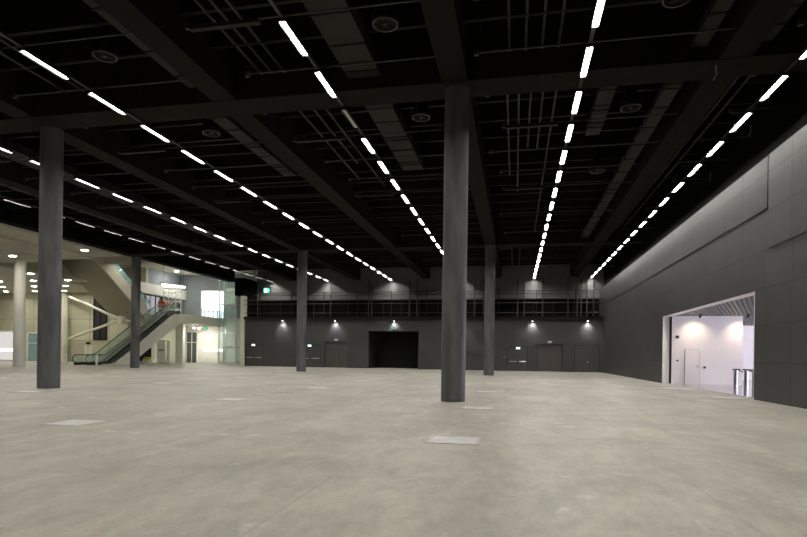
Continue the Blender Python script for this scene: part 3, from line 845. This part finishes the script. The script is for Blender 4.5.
# escalator rising away from the camera
ex0, ex1 = -46.35, -44.2
t = thing('escalator', (0, 0, 0), 'escalator with white sides and glass balustrades rising to the upper floor', 'escalator')
prof = [(53.0, 0), (57.4, 0), (66.7, 5.12), (68.0, 5.45), (68.0, 6.6), (66.2, 6.6), (65.5, 6.38), (55.1, .14), (53.0, .14)]
MB().prism(prof, ex1 - .16, ex1, 'X').build('side_panel', M['lobby_white'], t)
MB().prism(prof, ex0, ex0 + .16, 'X').build('side_panel', M['lobby_white'], t)
MB().prism([(p[0], p[1] - .0) for p in [(57.4, .02), (66.7, 5.14), (66.7, 5.3), (57.2, .2)]], ex0 + .16, ex1 - .16, 'X').build('underside', M['lobby_white'], t)
st = []
y, z = 54.3, .05
top = []
while z < 6.3:
    top += [(y, z), (y, z + .2)]; z += .2; y += .335
top = [(53.2, .05)] + top + [(66.6, z)]
st = top + [(66.6, z - .5), (54.6, -.02 + .03), (53.2, .01)]
MB().prism(st, ex0 + .45, ex1 - .45, 'X').build('steps', M['steps'], t)
MB().box(ex0 + .1, ex1 - .1, 51.0, 53.2, 0, .03).build('comb_plate', M['chrome'], t)
def rail_pts(x, z0=1.12):
    pts = []
    for i in range(9):                       # newel half loop at the foot
        a = -PI / 2 - PI * i / 8
        pts.append((x, 51.35 + .45 * math.cos(a), z0 - .45 + .45 * math.sin(a)))
    pts += [(x, 53.6, z0), (x, 54.2, z0 + .18), (x, 64.6, z0 + .18 + 10.4 * .6), (x, 65.4, z0 + 6.72), (x, 67.6, z0 + 6.75)]
    return pts
for x in (ex0 + .3, ex1 - .3):
    MB().path(rail_pts(x), .055, 8).build('handrail', M['rubber'], t)
    gp = [(51.1, .2), (53.8, .2), (65.2, 6.85), (67.6, 6.9), (67.6, 7.78), (65.4, 7.75), (64.6, 7.45), (54.2, 1.2), (53.6, 1.05), (51.2, 1.05)]
    MB().prism(gp, x - .01, x + .01, 'X').build('glass_panel', M['glass'], t)
    sk = [(51.1, .0), (53.8, .03), (65.4, 6.7), (67.6, 6.65), (67.6, 6.95), (65.2, 6.95), (53.8, .36), (51.1, .3)]
    MB().prism(sk, x - .07, x + .07, 'X').build('skirt', M['rubber'], t)
for x in (ex0 + .40, ex1 - .40):
    MB().prism([(54.0, .25), (65.3, 6.75), (65.3, 7.0), (54.0, .5)], x - .03, x + .03, 'X').build('inner_deck', M['cream'], t)
# white bollards before the escalator
for x, y, lab in ((-46.9, 50.9, 'left of the escalator foot'), (-43.4, 51.2, 'right of the escalator foot')):
    t = thing('bollard', (x, y, 0), 'short white post standing ' + lab, 'bollard', 'white posts at the escalator')
    MB().cyl((0, 0, .02), (0, 0, 1.15), .11, n=14).build('post', M['bollard_white'], t)
    MB().cyl((0, 0, 0), (0, 0, .02), .14, n=14).build('foot', M['chrome'], t)
# wide stair flight coming down from the level above
t = thing('stair_flight', (0, 0, 0), 'wide pale stair flight with glass balustrade descending behind the columns', 'stair')
sl_ = -.677
def fz(y): return 12.5 + sl_ * (y - 55.7)
ya, yb = 55.0, 65.6
MB().prism([(ya, fz(ya)), (yb, fz(yb)), (66.3, 5.5), (66.3, 6.6), (yb, fz(yb) + .9), (ya, fz(ya) + .9)], -52.9, -48.2, 'X').build('flight', M['soffit'], t)
MB().prism([(ya, fz(ya)), (yb, fz(yb)), (yb, fz(yb) + 1.75), (ya, fz(ya) + 1.75)], -48.2, -48.0, 'X').build('side_string', M['lobby_ceiling'], t)
MB().prism([(ya, fz(ya) + 1.75), (yb, fz(yb) + 1.75), (yb, fz(yb) + 2.75), (ya, fz(ya) + 2.75)], -48.12, -48.09, 'X').build('glass_panel', M['glass_blue'], t)
MB().cyl((-48.1, ya, fz(ya) + 2.8), (-48.1, yb, fz(yb) + 2.8), .06, n=8).build('handrail', M['rubber'], t)
# upper floor slab
pts = [(-53, 66.4), (-46.4, 66.4), (-46.4, 68.05), (-44.2, 68.05), (-44.2, 66.7)]
for i in range(7):
    a = -PI / 2 + PI / 2 * i / 6
    pts.append((-43.9 + 1.4 * math.cos(a), 68.1 + 1.4 * math.sin(a)))
pts += [(-42.5, 76), (-50.0, 76), (-50.0, 68.0), (-53, 68.0)]
struct('floor_upper', MB().prism(pts, 5.45, 6.6, 'Z'), M['lobby_white'], 'off white upper floor slab with a rounded edge', 'floor')
struct('floor_gallery', MB().box(-50.0, -49.0, 64.0, 76, 9.5, 10.9), M['lobby_white'], 'white edge of the upper gallery beyond the stair', 'floor')
gl = MB()
t = thing('glass_balustrade', (-42.6, 0, 6.6), 'glass balustrade along the edge of the upper floor', 'balustrade')
MB().box(-.015, .015, 69.6, 75.9, 0, 1.05).build('glass_panel', M['glass_blue'], t)
MB().cyl((0, 69.6, 1.08), (0, 75.9, 1.08), .03, n=8).build('handrail', M['chrome'], t)
for y in (69.6, 71.7, 73.8, 75.9):
    MB().box(-.025, .025, y - .025, y + .025, 0, 1.08).build('post', M['chrome'], t)
# bright window at the end of the upper floor
wb = struct('window_4', MB().box(-46.5, -46.35, 75.9, 76.1, 6.6, 10.9).box(-42.65, -42.5, 75.9, 76.1, 6.6, 10.9).box(-46.35, -42.65, 75.9, 76.1, 10.75, 10.9), M['lobby_white'],
            'large bright window at the end of the upper floor', 'window')
MB().box(-46.35, -42.65, 76.15, 76.2, 6.6, 10.75).build('pane', M['daylight'], wb)
t = thing('window_railing', (-44.35, 75.6, 6.6), 'low railing with dark posts standing before the bright window', 'railing')
for x in (-1.3, -.6, .1, .8, 1.4):
    MB().box(x - .06, x + .06, -.03, .03, 0, 1.25).build('post', M['glass_blue'] if False else M['pipe'], t)
MB().cyl((-1.65, 0, 1.1), (1.65, 0, 1.1), .03, n=8).build('handrail', M['pipe'], t)
# light band under the high ceiling
o = MB().box(-.10, .10, -1.7, 1.7, -.22, .05).build('light_band', M['linear_white'])
o.location = (-46.1, 68.5, 10.7)
o.rotation_euler = (0, 0, math.radians(-24))
t = thing('light_trough', (-46.1, 68.5, 10.7), 'bright white light band hanging under the high lobby ceiling', 'lamp', rz=math.radians(-24))
o.location = (0, 0, 0); o.rotation_euler = (0, 0, 0); o.parent = t; o.name = 'diffuser'
MB().box(-.25, .25, -1.9, 1.9, .05, .2).build('housing', M['chrome'], t)
for y in (-1.5, 1.5):
    MB().cyl((0, y, .2), (0, y, 2.5), .02, n=6).build('hanger', M['steel_dark'], t)
# scaffold tower with red box
t = thing('scaffold_tower', (-47.5, 70.3, 6.6), 'white lattice scaffold tower standing left of the bright window', 'scaffold')
for x in (-.95, .95):
    for y in (-.6, .6):
        MB().cyl((x, y, 0), (x, y, 3.9), .065, n=8).build('post', M['lobby_white'], t)
for z in (.9, 2.1, 3.3, 3.85):
    q = MB()
    for y in (-.6, .6): q.cyl((-.95, y, z), (.95, y, z), .04, n=8)
    for x in (-.95, .95): q.cyl((x, -.6, z), (x, .6, z), .04, n=8)
    q.build('ledger', M['lobby_white'], t)
for z0, z1 in ((.9, 2.1), (2.1, 3.3)):
    for y in (-.6, .6):
        for sx in (-1, 1):
            MB().cyl((-.95 * sx, y, z0), (.95 * sx, y, z1), .04, n=8).build('diagonal', M['lobby_white'], t)
t = thing('equipment_box', (-46.95, 67.4, 6.6), 'orange red equipment box beside the scaffold on the upper floor', 'box')
MB().box(-.5, .5, -.35, .35, .9, 1.7).build('box_body', M['red'], t)
for x in (-.42, .42):
    for y in (-.28, .28):
        MB().cyl((x, y, 0), (x, y, .9), .04, n=8).build('leg', M['steel_dark'], t)
MB().box(-.52, .52, -.37, .37, 1.7, 1.76).build('lid', M['red'], t)
# glass lift shaft
LX0, LX1, LY0, LY1 = -42.35, -39.65, 74.0, 75.9
t = thing('glass_lift', (0, 0, 0), 'tall glass lift shaft with steel frame at the end of the lobby', 'lift')
for x in (LX0, LX1):
    for y in (LY0, LY1):
        MB().box(x - .07, x + .07, y - .07, y + .07, 0, 12.3).build('corner_post', M['chrome'], t)
for z in (.1, 2.4, 4.4, 6.5, 8.6, 10.6, 12.2):
    q = MB()
    for y in (LY0, LY1): q.box(LX0, LX1, y - .05, y + .05, z - .06, z + .06)
    for x in (LX0, LX1): q.box(x - .05, x + .05, LY0, LY1, z - .06, z + .06)
    q.build('frame_ring', M['chrome'], t)
q = MB().box(LX0, LX1, LY0 - .02, LY0, 0, 12.2).box(LX1, LX1 + .02, LY0, LY1, 0, 12.2)
q.build('glass_panel', M['glass'], t)
MB().box(LX0 + .9, LX1 - .4, LY0 + .3, LY1 - .3, 8.6, 11.0).build('lift_cabin', M['lobby_white'], t)
MB().box(LX0 + .35, LX0 + .5, LY0 + .5, LY0 + .7, 0, 12.2).build('guide_rail', M['chrome'], t)
# ground level wall under the slab: bright panel, dark glass door, cabinet
pb = struct('door_10', MB().box(-46.1, -42.6, 75.85, 76.0, .02, 4.55), M['lobby_white'], 'wide white panel door under the upper floor', 'door')
MB().box(-45.9, -42.7, 75.8, 75.85, 1.75, 2.05).build('light_band', M['shop_line'], pb)
gd = struct('door_11', MB().box(-48.9, -48.75, 75.85, 76, 0, 4.7).box(-47.1, -46.95, 75.85, 76, 0, 4.7).box(-48.75, -47.1, 75.85, 76, 4.55, 4.7).box(-48.75, -47.1, 75.85, 76, 3.0, 3.1).box(-47.95, -47.87, 75.85, 76, 0, 4.55), M['lobby_white'],
            'dark glass door under the upper floor', 'door')
MB().box(-48.75, -47.1, 75.93, 75.96, 0, 4.55).build('pane', M['steps'], gd)
t = thing('control_cabinet', (-48.05, 69.0, 0), 'tall cream cabinet with dark dials under the escalator', 'cabinet')
MB().box(-.65, .65, -.3, .3, .05, 3.2).build('body', M['lobby_white'], t)
for x in (-.28, 0, .28):
    MB().box(x - .09, x + .09, -.33, -.3, 1.7, 1.9).build('dial', M['rubber'], t)
MB().box(-.48, .48, -.28, .28, 0, .05).build('plinth', M['rubber'], t)
t = thing('partition_panel', (-48.75, 66.3, 0), 'dark grey panel standing under the escalator', 'partition')
MB().box(-.9, .9, -.06, .06, .05, 3.2).build('panel', M['steel_dark'], t)
MB().box(-.9, .9, -.2, .2, 0, .05).build('foot', M['pipe'], t)
for x, y, sx, h, m, lab in ((-44.4, 60.8, .9, .55, 'lobby_white', 'low white crate on the floor under the escalator'), (-43.9, 59.0, 1.1, .35, 'cover', 'flat grey pallet under the escalator foot'),
                            (-45.4, 59.9, .5, .9, 'orange_brown', 'brown carton standing under the escalator')):
    t = thing('crate', (x, y, 0), lab, 'crate')
    MB().box(-sx / 2, sx / 2, -.3, .3, 0, h).build('crate_body', M[m], t)
    MB().box(-sx / 2 - .02, sx / 2 + .02, -.32, .32, h, h + .05).build('lid', M[m], t)
t = thing('tarpaulin_roll', (-44.4, 60.8, .6), 'rolled yellow sheet lying on the low white crate', 'sheet')
MB().cyl((-.4, 0, .14), (.4, 0, .14), .14, n=14).build('roll', M['yellow'], t)
# track spots under the slab
for i, (x, y) in enumerate(((-44.8, 71.5), (-44.0, 73.0), (-43.4, 70.5), (-45.6, 74.0))):
    t = thing('track_spot', (x, y, 5.1), 'dark round spot hanging under the upper floor, %s from the front' % ORD[i], 'spotlight', 'spots under the upper floor')
    MB().cyl((0, 0, .12), (0, 0, .35), .02, n=6).build('stem', M['housing'], t)
    MB().cyl((0, 0, -.08), (0, 0, .12), .16, n=14).build('spot_head', M['housing'], t)
    MB().cyl((0, 0, -.1), (0, 0, -.08), .13, n=14).build('lens', M['slab_spot'], t)
t = thing('exit_sign', (-43.2, 71.9, 5.0), 'small green lit sign hanging under the upper floor', 'sign')
MB().box(-.28, .28, -.04, .04, -.15, .15).build('sign_case', M['housing'], t)
MB().box(-.26, .26, -.06, -.04, -.13, .13).build('sign_face', M['green'], t)
MB().cyl((0, 0, .15), (0, 0, .45), .02, n=6).build('hanger', M['housing'], t)
